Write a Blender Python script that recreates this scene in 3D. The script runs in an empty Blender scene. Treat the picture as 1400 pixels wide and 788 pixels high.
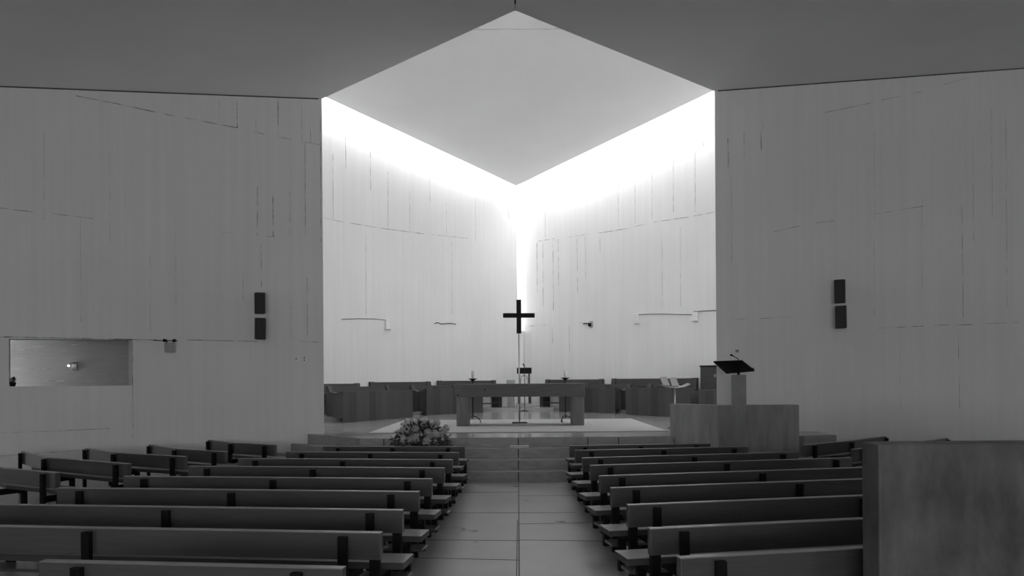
import bpy, bmesh, math, random
from mathutils import Vector, Matrix
random.seed(7)
C = bpy.context.scene.collection
sc = bpy.context.scene

# ------------------------------------------------------------------ camera model
F, CX, CY, H, ROLL = 1050.0, 708.0, 520.0, 1.75, 0.0072

def ray(px, py):
    u, v = px - CX, CY - py
    c, s = math.cos(ROLL), math.sin(ROLL)
    return Vector(((u * c + v * s) / F, 1.0, (v * c - u * s) / F))

def at(px, py, y):
    "world point seen at a pixel, at depth y"
    r = ray(px, py)
    return Vector((r.x * y, y, H + r.z * y))

def on_wall(px, py, p, d):
    "world point seen at a pixel, on the vertical plane through p along d"
    r = ray(px, py)
    n = Vector((-d[1], d[0]))
    t = (p[0] * n.x + p[1] * n.y) / (r.x * n.x + r.y * n.y)
    return Vector((r.x * t, t, H + r.z * t))

# ------------------------------------------------------------------ materials
def mat(name, build):
    m = bpy.data.materials.new(name)
    m.use_nodes = True
    nt = m.node_tree
    nt.nodes.clear()
    out = nt.nodes.new('ShaderNodeOutputMaterial')
    bs = nt.nodes.new('ShaderNodeBsdfPrincipled')
    nt.links.new(bs.outputs[0], out.inputs[0])
    build(nt, bs)
    return m

def N(nt, t, **kw):
    n = nt.nodes.new(t)
    for k, v in kw.items():
        setattr(n, k, v)
    return n

def noise_ramp(nt, bs, scale, lo, hi, nscale=3.0, detail=6, rough=0.6, p0=0.3, p1=0.7, bump=0.0, dist=0.0):
    tc = N(nt, 'ShaderNodeTexCoord')
    mp = N(nt, 'ShaderNodeMapping')
    mp.inputs['Scale'].default_value = scale
    no = N(nt, 'ShaderNodeTexNoise')
    no.inputs['Scale'].default_value = nscale
    no.inputs['Detail'].default_value = detail
    no.inputs['Roughness'].default_value = rough
    no.inputs['Distortion'].default_value = dist
    cr = N(nt, 'ShaderNodeValToRGB')
    cr.color_ramp.elements[0].position = p0
    cr.color_ramp.elements[1].position = p1
    cr.color_ramp.elements[0].color = (lo, lo, lo, 1)
    cr.color_ramp.elements[1].color = (hi, hi, hi, 1)
    nt.links.new(tc.outputs['Object'], mp.inputs[0])
    nt.links.new(mp.outputs[0], no.inputs['Vector'])
    nt.links.new(no.outputs['Fac'], cr.inputs[0])
    nt.links.new(cr.outputs[0], bs.inputs['Base Color'])
    if bump:
        bp = N(nt, 'ShaderNodeBump')
        bp.inputs['Strength'].default_value = bump
        bp.inputs['Distance'].default_value = 0.01
        nt.links.new(no.outputs['Fac'], bp.inputs['Height'])
        nt.links.new(bp.outputs[0], bs.inputs['Normal'])
    return tc, mp, no, cr

def simple(lo, hi, rough, scale=(1, 1, 1), nscale=4.0, spec=0.4, bump=0.0, metal=0.0, detail=6, p0=0.3, p1=0.7, dist=0.0):
    def b(nt, bs):
        bs.inputs['Roughness'].default_value = rough
        bs.inputs['Specular IOR Level'].default_value = spec
        bs.inputs['Metallic'].default_value = metal
        noise_ramp(nt, bs, scale, lo, hi, nscale, detail, bump=bump, p0=p0, p1=p1, dist=dist)
    return b

def white_wall(nt, bs):
    # board-marked white-painted concrete: faint vertical boards, blotches, fine bump
    bs.inputs['Roughness'].default_value = 0.75
    bs.inputs['Specular IOR Level'].default_value = 0.2
    tc, mp, no, cr = noise_ramp(nt, bs, (5.5, 5.5, 0.12), 0.815, 0.865, 1.6, 5, 0.6, 0.3, 0.7)
    n2 = N(nt, 'ShaderNodeTexNoise')
    n2.inputs['Scale'].default_value = 0.5
    n2.inputs['Detail'].default_value = 4
    c2 = N(nt, 'ShaderNodeValToRGB')
    c2.color_ramp.elements[0].position = 0.3
    c2.color_ramp.elements[1].position = 0.7
    c2.color_ramp.elements[0].color = (0.95, 0.95, 0.95, 1)
    c2.color_ramp.elements[1].color = (1, 1, 1, 1)
    mx = N(nt, 'ShaderNodeMix', data_type='RGBA', blend_type='MULTIPLY')
    mx.inputs['Factor'].default_value = 1.0
    nt.links.new(tc.outputs['Object'], n2.inputs['Vector'])
    nt.links.new(n2.outputs['Fac'], c2.inputs[0])
    nt.links.new(cr.outputs[0], mx.inputs['A'])
    nt.links.new(c2.outputs[0], mx.inputs['B'])
    nt.links.new(mx.outputs['Result'], bs.inputs['Base Color'])
    bp = N(nt, 'ShaderNodeBump')
    bp.inputs['Strength'].default_value = 0.10
    bp.inputs['Distance'].default_value = 0.01
    nt.links.new(no.outputs['Fac'], bp.inputs['Height'])
    nt.links.new(bp.outputs[0], bs.inputs['Normal'])

def boards(lo, hi, width):
    # vertical timber boards of differing tone along local x, with grain
    def b(nt, bs):
        bs.inputs['Roughness'].default_value = 0.45
        tc = N(nt, 'ShaderNodeTexCoord')
        sx = N(nt, 'ShaderNodeSeparateXYZ')
        nt.links.new(tc.outputs['Object'], sx.inputs[0])
        dv = N(nt, 'ShaderNodeMath', operation='DIVIDE')
        dv.inputs[1].default_value = width
        nt.links.new(sx.outputs['X'], dv.inputs[0])
        fl = N(nt, 'ShaderNodeMath', operation='FLOOR')
        nt.links.new(dv.outputs[0], fl.inputs[0])
        wn = N(nt, 'ShaderNodeTexWhiteNoise', noise_dimensions='1D')
        nt.links.new(fl.outputs[0], wn.inputs['W'])
        fr = N(nt, 'ShaderNodeMath', operation='FRACT')
        nt.links.new(dv.outputs[0], fr.inputs[0])
        gt = N(nt, 'ShaderNodeMath', operation='GREATER_THAN')
        gt.inputs[1].default_value = 0.03
        nt.links.new(fr.outputs[0], gt.inputs[0])
        mp = N(nt, 'ShaderNodeMapping')
        mp.inputs['Scale'].default_value = (22, 22, 0.9)
        nt.links.new(tc.outputs['Object'], mp.inputs[0])
        no = N(nt, 'ShaderNodeTexNoise')
        no.inputs['Scale'].default_value = 1.5
        no.inputs['Detail'].default_value = 6
        nt.links.new(mp.outputs[0], no.inputs['Vector'])
        av = N(nt, 'ShaderNodeMath', operation='MULTIPLY_ADD')
        av.inputs[1].default_value = 0.6
        nt.links.new(wn.outputs[0], av.inputs[0])
        sc_ = N(nt, 'ShaderNodeMath', operation='MULTIPLY')
        sc_.inputs[1].default_value = 0.5
        nt.links.new(no.outputs['Fac'], sc_.inputs[0])
        nt.links.new(sc_.outputs[0], av.inputs[2])
        cr = N(nt, 'ShaderNodeValToRGB')
        cr.color_ramp.elements[0].color = (lo, lo, lo, 1)
        cr.color_ramp.elements[1].color = (hi, hi, hi, 1)
        nt.links.new(av.outputs[0], cr.inputs[0])
        mx = N(nt, 'ShaderNodeMix', data_type='RGBA', blend_type='MULTIPLY')
        mx.inputs['Factor'].default_value = 0.45
        nt.links.new(cr.outputs[0], mx.inputs['A'])
        cb = N(nt, 'ShaderNodeCombineColor')
        for i in range(3):
            nt.links.new(gt.outputs[0], cb.inputs[i])
        nt.links.new(cb.outputs[0], mx.inputs['B'])
        nt.links.new(mx.outputs['Result'], bs.inputs['Base Color'])
    return b

def polished(lo, hi, r0, r1):
    def b(nt, bs):
        tc, mp, no, cr = noise_ramp(nt, bs, (1, 1, 1), lo, hi, 1.3, 8, 0.65, 0.3, 0.7)
        bs.inputs['Specular IOR Level'].default_value = 0.55
        mr = N(nt, 'ShaderNodeMapRange')
        mr.inputs['To Min'].default_value = r0
        mr.inputs['To Max'].default_value = r1
        nt.links.new(no.outputs['Fac'], mr.inputs['Value'])
        nt.links.new(mr.outputs[0], bs.inputs['Roughness'])
    return b

def varnished(lo, hi, coat=1.0):
    base = simple(lo, hi, 0.45, (1.2, 1.2, 16), 2.2, 0.4, dist=0.6)
    def b(nt, bs):
        base(nt, bs)
        bs.inputs['Coat Weight'].default_value = coat
        bs.inputs['Coat Roughness'].default_value = 0.18
        bs.inputs['Coat IOR'].default_value = 1.7
    return b

def emit(v):
    def b(nt, bs):
        bs.inputs['Emission Color'].default_value = (1, 1, 1, 1)
        bs.inputs['Emission Strength'].default_value = v
        noise_ramp(nt, bs, (1, 1, 1), 0.8, 0.9)
    return b

M = {
    'white': mat('white_painted_concrete', white_wall),
    'concrete_grey': mat('passage_concrete', simple(0.42, 0.50, 0.85, (0.5, 0.5, 5), 2.0, 0.2)),
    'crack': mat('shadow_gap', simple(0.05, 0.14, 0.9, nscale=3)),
    'seam': mat('formwork_seam', simple(0.22, 0.80, 0.9, (1, 1, 1), 4.5, 0.1, p0=0.38, p1=0.62)),
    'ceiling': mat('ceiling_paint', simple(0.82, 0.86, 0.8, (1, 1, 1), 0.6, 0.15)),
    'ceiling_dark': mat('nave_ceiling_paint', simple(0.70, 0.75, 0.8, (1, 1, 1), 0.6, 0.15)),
    'floor': mat('polished_floor', polished(0.28, 0.41, 0.20, 0.40)),
    'groove': mat('floor_groove', simple(0.015, 0.03, 0.9)),
    'platform': mat('platform_stone', polished(0.19, 0.26, 0.10, 0.26)),
    'riser': mat('step_concrete', simple(0.30, 0.42, 0.6, (1, 1, 3), 5.0, bump=0.15)),
    'pew': mat('pew_wood', varnished(0.056, 0.076)),
    'pew_highlight': mat('lit_pew_edge', varnished(0.19, 0.25, 0.6)),  # top-edge highlight put into the colour
    'pew_seat': mat('worn_pew_seat', varnished(0.042, 0.058, 0.35)),
    'black': mat('black_steel', simple(0.006, 0.010, 0.55, nscale=8, spec=0.15)),
    'altar': mat('altar_timber', simple(0.085, 0.13, 0.55, (1.5, 6, 12), 1.6, bump=0.1)),
    'altar_leg': mat('altar_leg_timber', simple(0.12, 0.18, 0.55, (10, 10, 1.2), 1.6, bump=0.1)),
    'choir': mat('choir_boards', boards(0.026, 0.082, 0.27)),
    'choir_dark': mat('choir_wood', simple(0.038, 0.065, 0.5, (1, 1, 14), 2.0)),
    'concrete': mat('board_marked_concrete', simple(0.23, 0.36, 0.85, (4.5, 4.5, 0.7), 1.6, 0.2, bump=0.25, detail=9)),
    'rough': mat('rough_concrete', simple(0.065, 0.165, 0.55, (1, 1, 0.45), 3.4, 0.5, bump=1.0, detail=14, p0=0.36, p1=0.66)),
    'pillar': mat('pale_concrete', simple(0.27, 0.36, 0.85, (2, 2, 1), 4.0, 0.2, bump=0.2)),
    'rug': mat('pale_carpet', simple(0.31, 0.36, 0.95, nscale=60, spec=0.05)),
    'speaker': mat('speaker_case', simple(0.028, 0.04, 0.7, nscale=30)),
    'plastic': mat('white_plastic', simple(0.80, 0.86, 0.45, nscale=3)),
    'wax': mat('candle_wax', simple(0.55, 0.65, 0.6, nscale=3)),
    'petal': mat('pale_petal', simple(0.40, 0.62, 0.7, nscale=25, spec=0.1)),
    'petal2': mat('white_petal', simple(0.62, 0.80, 0.7, nscale=25, spec=0.1)),
    'leaf': mat('dark_leaf', simple(0.035, 0.08, 0.55, nscale=18)),
    'basket': mat('basket_weave', simple(0.03, 0.07, 0.7, (1, 1, 6), 20)),
    'paper': mat('book_paper', simple(0.36, 0.42, 0.8, (1, 1, 20), 4)),
    'stone': mat('pale_stone', simple(0.34, 0.44, 0.8, nscale=5)),
    'lamp': mat('lit_bulb', emit(3.0)),
    'steel': mat('brushed_steel', simple(0.28, 0.36, 0.35, (1, 1, 30), 3, metal=0.6)),
}

# ------------------------------------------------------------------ mesh helpers
class MB:
    def __init__(s):
        s.bm = bmesh.new()
    def face(s, pts, mi=0):
        f = s.bm.faces.new([s.bm.verts.new(p) for p in pts])
        f.material_index = mi
        return f
    def hexa(s, lo, hi, mi=0):
        "solid between two loops of equal length"
        a = [s.bm.verts.new(p) for p in lo]
        b = [s.bm.verts.new(p) for p in hi]
        n = len(a)
        fs = [s.bm.faces.new(a[::-1]), s.bm.faces.new(b)]
        for i in range(n):
            fs.append(s.bm.faces.new((a[i], a[(i + 1) % n], b[(i + 1) % n], b[i])))
        for f in fs:
            f.material_index = mi
        return s
    def prism(s, poly, z0, z1, mi=0):
        return s.hexa([(p[0], p[1], z0) for p in poly], [(p[0], p[1], z1) for p in poly], mi)
    def box(s, c, d, rot=None, mi=0):
        x, y, z = d[0] / 2, d[1] / 2, d[2] / 2
        P = [(-x, -y, -z), (x, -y, -z), (x, y, -z), (-x, y, -z), (-x, -y, z), (x, -y, z), (x, y, z), (-x, y, z)]
        c = Vector(c)
        P = [(rot @ Vector(p) if rot else Vector(p)) + c for p in P]
        return s.hexa(P[:4], P[4:], mi)
    def bx(s, x0, x1, y0, y1, z0, z1, mi=0):
        return s.box(((x0 + x1) / 2, (y0 + y1) / 2, (z0 + z1) / 2), (abs(x1 - x0), abs(y1 - y0), abs(z1 - z0)), None, mi)
    def tube(s, pts, r, n=10, mi=0):
        pts = [Vector(p) for p in pts]
        rs = r if isinstance(r, (list, tuple)) else [r] * len(pts)
        rings = []
        for i, p in enumerate(pts):
            t = (pts[min(i + 1, len(pts) - 1)] - pts[max(i - 1, 0)]).normalized()
            up = Vector((0, 0, 1)) if abs(t.z) < 0.9 else Vector((1, 0, 0))
            a = t.cross(up).normalized()
            b = t.cross(a).normalized()
            rings.append([s.bm.verts.new(p + (a * math.cos(k * 2 * math.pi / n) + b * math.sin(k * 2 * math.pi / n)) * rs[i]) for k in range(n)])
        for i in range(len(rings) - 1):
            for k in range(n):
                f = s.bm.faces.new((rings[i][k], rings[i][(k + 1) % n], rings[i + 1][(k + 1) % n], rings[i + 1][k]))
                f.material_index = mi
                f.smooth = True
        for rg in (rings[0], rings[-1]):
            s.bm.faces.new(rg).material_index = mi
        return s
    def lathe(s, c, prof, n=20, mi=0):
        c = Vector(c)
        rings = [[s.bm.verts.new(c + Vector((r * math.cos(k * 2 * math.pi / n), r * math.sin(k * 2 * math.pi / n), z))) for k in range(n)] for r, z in prof]
        for i in range(len(rings) - 1):
            for k in range(n):
                f = s.bm.faces.new((rings[i][k], rings[i][(k + 1) % n], rings[i + 1][(k + 1) % n], rings[i + 1][k]))
                f.material_index = mi
                f.smooth = True
        for rg in (rings[0], rings[-1]):
            s.bm.faces.new(rg).material_index = mi
        return s
    def run(s, path, y0, y1, z0, z1, mi=0):
        "board swept along a plan polyline, offset y0..y1 to its forward (+y) side"
        n = len(path)
        nor = []
        for i in range(n):
            ds = []
            if i > 0: ds.append((Vector(path[i]) - Vector(path[i - 1])).normalized())
            if i < n - 1: ds.append((Vector(path[i + 1]) - Vector(path[i])).normalized())
            t = sum(ds, Vector((0, 0))).normalized()
            m = Vector((-t.y, t.x))
            if m.y < 0: m = -m
            k = abs(m.dot(Vector((-ds[0].y, ds[0].x))))
            nor.append(m / max(k, 0.5))
        ring = []
        for p, m in zip(path, nor):
            a, b = Vector(p) + m * y0, Vector(p) + m * y1
            ring.append([s.bm.verts.new(q) for q in ((a.x, a.y, z0), (b.x, b.y, z0), (b.x, b.y, z1), (a.x, a.y, z1))])
        for i in range(n - 1):
            for k in range(4):
                s.bm.faces.new((ring[i][k], ring[i][(k + 1) % 4], ring[i + 1][(k + 1) % 4], ring[i + 1][k])).material_index = mi
        s.bm.faces.new(ring[0]).material_index = mi
        s.bm.faces.new(ring[-1]).material_index = mi
        return s
    def build(s, name, m, parent=None, bevel=0.0, loc=None):
        bmesh.ops.recalc_face_normals(s.bm, faces=s.bm.faces)
        if bevel:
            es = [e for e in s.bm.edges if len(e.link_faces) == 2 and e.calc_face_angle(0) > 0.6]
            bmesh.ops.bevel(s.bm, geom=es, offset=bevel, segments=2, affect='EDGES', profile=0.5)
        me = bpy.data.meshes.new(name)
        s.bm.to_mesh(me)
        s.bm.free()
        for q in (m if isinstance(m, (list, tuple)) else [m]):
            me.materials.append(M[q])
        o = bpy.data.objects.new(name, me)
        C.objects.link(o)
        if parent: o.parent = parent
        if loc: o.location = loc
        return o

def tag(o, label, cat, group=None, kind=None):
    o['label'] = label
    o['category'] = cat
    if group: o['group'] = group
    if kind: o['kind'] = kind
    return o

def thing(name, label, cat, loc=(0, 0, 0), rz=0.0, group=None):
    o = bpy.data.objects.new(name, None)
    C.objects.link(o)
    o.location = loc
    o.rotation_euler = (0, 0, rz)
    o.empty_display_size = 0.1
    return tag(o, label, cat, group)

def struct(o):
    o['kind'] = 'structure'
    return o

# ------------------------------------------------------------------ dimensions of the place
K = 0.25                                   # plan slope of the nave's front walls
AL, AR = Vector((-3.89, 15.4)), Vector((3.985, 15.4))
DL, DR = Vector((-1, -K)).normalized(), Vector((1, -K)).normalized()
ZL, ZR = 7.43, 7.53
def wall_l(x): return 15.4 - K * (-x - 3.89)
def wall_r(x): return 15.4 - K * (x - 3.985)
PLAT = 0.704
DAIS = 0.815
CL, CR = 27.85, 28.36                        # where the sanctuary walls would meet the axis
SX = 11.0                                  # nave half width
BACK = -11.0

def seams(mb, p, d, nrm, lines, w=0.0095, mi=1):
    "pour joints of the concrete as thin raised fins on the wall's face"
    n = Vector((nrm[0], nrm[1], 0)).normalized()
    for x0, y0, x1, y1, ww in lines:
        a, b = on_wall(x0, y0, p, d), on_wall(x1, y1, p, d)
        t = (b - a).normalized()
        u = t.cross(n).normalized() * (w * ww * 0.5)
        o = n * 0.004
        i = n * -0.01
        mb.hexa([a - u + i, b - u + i, b + u + i, a + u + i], [a - u + o, b - u + o, b + u + o, a + u + o], mi)

# ------------------------------------------------------------------ floor
mb = MB()
mb.prism([(-SX - 0.4, BACK - 0.4), (SX + 0.4, BACK - 0.4), (SX + 0.4, 17.5), (-SX - 0.4, 17.5)], -0.25, 0.0)
def groove(x0, y0, x1, y1, w=0.014):
    a, b = Vector((x0, y0)), Vector((x1, y1))
    t = (b - a).normalized()
    u = Vector((-t.y, t.x)) * w / 2
    mb.hexa([(*(a - u), -0.01), (*(b - u), -0.01), (*(b + u), -0.01), (*(a + u), -0.01)],
            [(*(a - u), 0.0015), (*(b - u), 0.0015), (*(b + u), 0.0015), (*(a + u), 0.0015)], 1)
groove(0.0, 0.5, 0.0, 13.2, 0.010)
groove(-0.035, 0.5, -0.018, 9.6, 0.008)
groove(-1.0, 10.15, 0.75, 10.1, 0.008)
groove(0.0, 9.33, 1.0, 9.40, 0.014)
groove(0.0, 8.40, 1.15, 8.28, 0.014)
groove(-1.1, 8.45, 0.0, 8.36, 0.014)
groove(-1.1, 7.60, 0.0, 7.46, 0.014)
groove(0.0, 6.55, 1.1, 6.6, 0.014)
groove(-1.1, 5.5, 0.0, 5.45, 0.014)
for sx, y in ((1, 4.0), (-1, 3.3), (1, 11.6), (-1, 12.0)):
    groove(0, y, sx * 1.05, y, 0.012)
groove(1.02, 8.3, 0.86, 11.0, 0.006)
floor = struct(mb.build('floor', ['floor', 'groove']))

# ------------------------------------------------------------------ platform with its flight of steps
def plat_poly(yf, xl, off):
    left = [(xl, yf)]
    # the left flank turns back at 45 degrees to the wall
    x = xl
    k = 0
    while yf + (xl - x) < wall_l(x) + 0.2 and k < 400:
        x -= 0.02
        k += 1
    left.append((x, yf + (xl - x)))
    return left
edges = [(13.2, -3.25, 0.176), (13.46, -3.12, 0.352), (13.73, -3.0, 0.528), (14.0, -2.88, PLAT)]
mb = MB()
for i, (yf, xl, z) in enumerate(edges):
    l = plat_poly(yf, xl, i)
    xr = 5.8 if i == 3 else 3.3
    poly = [l[1], l[0], (xr, yf)]
    if i == 3:
        poly += [(xr, wall_r(xr) + 0.1), (3.97, 15.55), (3.97, 16.2), (6.9, 16.6), (6.9, 22.1), (0.2, CR - 0.1), (-0.1, CL + 0.05), (-6.7, CL - 6.6), (-6.3, 16.0), (-3.9, 15.6)]
        mb.prism(poly, 0.0, z, 0)
        # joints of the top riser
        for jx in (0.0, 1.27, 1.83, -1.3, -2.45):
            mb.bx(jx - 0.008, jx + 0.008, yf - 0.003, yf + 0.02, 0.535, z - 0.01, 2)
    else:
        poly += [(xr, 14.6), (-3.4, 14.6)]
        mb.prism(poly, 0.0 if i == 0 else edges[i - 1][2], z, 1)
        mb.bx(-0.008, 0.008, yf - 0.003, yf + 0.02, z - 0.165, z - 0.008, 2)
        # pale nosing
        mb.bx(-3.0, 3.0, yf - 0.006, yf + 0.03, z - 0.012, z + 0.003, 3)
for f in mb.bm.faces:
    pass
o = mb.build('floor_platform', ['platform', 'riser', 'groove', 'stone'])
for p in o.data.polygons:                    # the platform's upright faces are step concrete
    if p.material_index == 0 and abs(p.normal.z) < 0.5:
        p.material_index = 1
struct(o)

# choir dais along the two sanctuary walls
mb = MB()
mb.prism([(-6.6, 19.0), (-4.55, 19.7), (-3.2, 22.5), (-2.9, 23.5), (-1.35, 25.25), (-1.15, 26.0), (1.2, 26.0), (1.4, 25.45),
          (3.1, 24.0), (3.4, 23.1), (4.5, 21.4), (5.9, 19.0), (6.7, 18.7), (6.7, CR - 6.6), (0.15, CR - 0.1), (0.0, CL + 0.02), (-6.6, CL - 6.55)], PLAT - 0.02, DAIS)
struct(mb.build('floor_dais', 'platform'))

# ------------------------------------------------------------------ walls
# nave front-left wall with its pass-through opening
OP = [on_wall(181, 465, AL, DL), on_wall(12, 461, AL, DL)]
ox0, ox1 = OP[1].x, OP[0].x
oz0, oz1 = 1.70, 2.57
TH = 0.32
def P(x, back=0.0): return (x + back * -0.24 * 0, wall_l(x) + back)
mb = MB()
def ceil_l(x, y): return ZL + 0.0275 * (x + 3.89) + 0.0633 * (y - 15.4)
def ceil_r(x, y): return ZR - 0.0056 * (x - 3.95) + 0.067 * (y - 15.4)
def wl(x0, x1, z0, z1):
    mb.prism([P(x0), P(x1), P(x1, TH), P(x0, TH)], z0, z1)
mb.prism([P(-SX - 0.3), P(ox0), P(ox0, TH), P(-SX - 0.3, TH)], 0, oz0)
mb.prism([P(-SX - 0.3), P(ox0), P(ox0, TH), P(-SX - 0.3, TH)], oz1, 7.9)
mb.prism([P(-SX - 0.3), P(ox0), (-10.0, wall_l(ox0) + TH), P(-SX - 0.3, TH)], oz0, oz1)
wl(ox1, -6.0, 0, 7.9)
mb.prism([P(-6.0), P(-3.89), (-4.06, wall_l(-3.89) + TH), P(-6.0, TH)], 0, 10.7)
wl(ox0, ox1, 0, oz0)
wl(ox0, ox1, oz1, 7.9)
# splayed right jamb
q = at(174, 500, wall_l(-7.5) + TH)
mb.prism([P(ox1), (q.x, wall_l(ox1) + TH), P(ox1, TH)], oz0, oz1)
NLn = (DL.y, -DL.x)
NLn = (-0.2425, -0.97) if False else (0.2425, -0.97)
seams(mb, AL, DL, (0.24, -0.97), [
    (104, 131, 160, 142, 1.3), (160, 142, 215, 154, 1.8), (225, 156, 325, 175, 1.6), (345, 179, 362, 184, 1.2), (378, 187, 415, 194, 1.2), (415, 194, 437, 198, 1.0),
    (324, 131, 324.5, 175, 1.6), (380, 134, 380.5, 187, 1.6), (412, 135, 413, 193, 1.1), (424, 168, 425, 195, 1.0), (350, 165, 350, 182, 0.8), (300, 135, 300, 168, 0.6),
    (352, 255, 352, 322, 1.4), (373, 265, 373.5, 323, 1.6), (396, 262, 396.5, 322, 0.8), (417, 196, 417.5, 322, 1.2), (357, 335, 357.5, 392, 0.9),
    (332, 370, 332.5, 412, 0.6), (398, 405, 398.5, 465, 0.7), (420, 380, 420.5, 465, 0.8), (438, 145, 439, 330, 1.2),
    (0, 284.5, 45, 290, 1.2), (73, 292.5, 128, 299, 0.9), (300, 317, 320, 320, 0.6), (365, 323, 376, 324, 0.8),
    (0, 461, 12, 461, 2.5), (12, 461, 181, 464.5, 2.2), (181, 464.5, 215, 465, 1.2), (256, 465, 352, 467, 1.4), (408, 467, 436, 468, 1.0),
    (0, 592, 70, 590, 0.8), (70, 590, 150, 586, 1.0), (0, 624, 113, 615.5, 0.9), (181, 466, 182, 600, 1.1), (240, 300, 240.5, 420, 0.4), (150, 200, 150.5, 330, 0.4), (60, 180, 60.5, 300, 0.4), (205, 330, 205.5, 455, 0.4), (110, 300, 110.5, 440, 0.4)])
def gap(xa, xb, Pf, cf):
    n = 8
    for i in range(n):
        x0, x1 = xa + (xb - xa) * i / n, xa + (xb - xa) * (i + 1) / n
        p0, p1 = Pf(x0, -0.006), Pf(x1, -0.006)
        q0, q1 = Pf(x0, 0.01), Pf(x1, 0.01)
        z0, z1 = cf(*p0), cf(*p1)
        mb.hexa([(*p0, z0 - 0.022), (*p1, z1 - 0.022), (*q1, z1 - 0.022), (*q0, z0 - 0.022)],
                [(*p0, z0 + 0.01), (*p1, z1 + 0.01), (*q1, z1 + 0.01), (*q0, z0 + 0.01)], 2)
gap(-SX, -3.95, P, ceil_l)
wlo = struct(mb.build('wall_front_left', ['white', 'seam', 'crack']))

# nave front-right wall
mb = MB()
def PR(x, b=0.0): return (x, wall_r(x) + b)
mb.prism([PR(3.985), PR(6.2), PR(6.2, TH), (4.155, wall_r(3.985) + TH)], 0, 10.7)
mb.prism([PR(6.2), PR(SX + 0.3), PR(SX + 0.3, TH), PR(6.2, TH)], 0, 7.9)
seams(mb, AR, DR, (-0.24, -0.97), [
    (1128, 154, 1190, 141, 1.0), (1205, 137, 1262, 125, 1.0), (1290, 116, 1326, 105, 0.8), (995, 190, 996, 234, 1.6), (1017, 182, 1018, 215, 1.2), (1040, 180, 1041, 206, 1.6),
    (1043, 167, 1044, 178, 1.0), (1058, 317, 1093, 309, 0.9), (1115, 305, 1140, 302, 0.8), (1195, 293, 1262, 282, 0.7), (1000, 437.5, 1030, 435, 1.3), (1040, 436, 1080, 433, 1.0),
    (1201, 449, 1262, 446, 1.4), (1275, 445, 1330, 444, 1.2), (1340, 443, 1392, 441, 1.0), (1315, 280, 1317, 440, 0.7), (1330, 190, 1331, 330, 0.5), (1260, 260, 1261, 400, 0.4),
    (1355, 150, 1357, 300, 0.5), (1375, 160, 1377, 420, 0.5), (1230, 450, 1231, 560, 0.4), (1195, 180, 1196, 300, 0.4), (1310, 450, 1312, 560, 0.6), (1195, 330, 1195.5, 430, 0.4), (1000, 240, 1000.5, 360, 0.5)])
gap(4.05, SX, PR, ceil_r)
struct(mb.build('wall_front_right', ['white', 'seam', 'crack']))

# sanctuary walls: two planes at 45 degrees, the corner left open above as a slit of daylight
def top_z(y): return 8.59 + 0.22 * (27.0 - y) + 0.75
mb = MB()
a, b = (0.0, CL), (-7.4, CL - 7.4)
mb.prism([(-0.02, CL + 0.04), (-0.6, CL - 0.54), (-1.3, CL + 0.1), (-0.7, CL + 0.7)], 0, top_z(CL))  # unseen thick end, added to cut down light through the slit
mb.hexa([(*a, 0), (*b, 0), (b[0] - 0.2, b[1] + 0.2, 0), (a[0] - 0.2, a[1] + 0.2, 0)],
        [(*a, top_z(a[1])), (*b, top_z(b[1])), (b[0] - 0.2, b[1] + 0.2, top_z(b[1])), (a[0] - 0.2, a[1] + 0.2, top_z(a[1]))])
PLW, DLW = Vector((0, CL)), Vector((1, 1)).normalized()
seams(mb, PLW, DLW, (1, -1), [
    (443, 164, 447, 165, 2), (472, 172, 473, 230, 1.2), (506, 190, 507, 260, 0.8), (587, 232, 588, 275, 0.9), (695, 250, 695.5, 300, 0.9), (690, 255, 690.5, 280, 0.6),
    (443, 298, 470, 304, 1.0), (478, 305, 520, 312, 1.2), (520, 312, 580, 320, 1.4), (590, 321, 640, 326, 0.9), (480, 173, 490, 177, 2.2), (528, 187, 534, 189, 1.6),
    (455, 210, 455.5, 300, 0.6), (530, 235, 530.5, 310, 0.6), (560, 262, 560.5, 316, 0.5), (610, 270, 610.5, 322, 0.5), (650, 270, 650.5, 330, 0.5), (500, 320, 500.5, 430, 0.4), (618, 330, 618.5, 430, 0.4)], w=0.013)
struct(mb.build('wall_sanctuary_left', ['white', 'seam']))
mb = MB()
a, b = (-2.0, CR + 2.0), (7.6, CR - 7.6)
mb.hexa([(*a, 0), (*b, 0), (b[0] + 0.2, b[1] + 0.2, 0), (a[0] + 0.2, a[1] + 0.2, 0)],
        [(*a, top_z(a[1])), (*b, top_z(b[1])), (b[0] + 0.2, b[1] + 0.2, top_z(b[1])), (a[0] + 0.2, a[1] + 0.2, top_z(a[1]))])
PRW, DRW = Vector((0, CR)), Vector((1, -1)).normalized()
seams(mb, PRW, DRW, (-1, -1), [
    (735, 330, 760, 326, 1.2), (775, 325, 800, 321, 1.0), (818, 319, 860, 312, 1.3), (868, 310, 884, 306, 1.0), (893, 304, 940, 297, 1.6), (940, 297, 978, 290, 1.8),
    (734, 332, 734.5, 400, 1.3), (742, 330, 742.5, 420, 1.1), (756, 328, 756.5, 425, 1.3), (763, 327, 763.5, 390, 1.2), (789, 326, 789.5, 400, 0.7), (800, 324, 800.5, 380, 0.8), (820, 323, 820.5, 345, 0.9),
    (724, 446, 758, 444, 1.3), (785, 442, 800, 441, 1.0), (960, 158, 975, 154, 2.2), (934, 167, 940, 166, 1.6), (961, 165, 961.5, 200, 0.9), (920, 180, 920.5, 290, 0.6), (891, 200, 891.5, 300, 0.7),
    (868, 220, 868.5, 305, 0.6), (845, 230, 845.5, 310, 0.6), (755, 445, 755.5, 470, 0.8), (778, 445, 778.5, 480, 0.6), (950, 180, 950.5, 290, 0.6), (930, 310, 930.5, 420, 0.4), (905, 320, 905.5, 420, 0.4), (745, 265, 745.5, 325, 0.5)], w=0.013)
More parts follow.
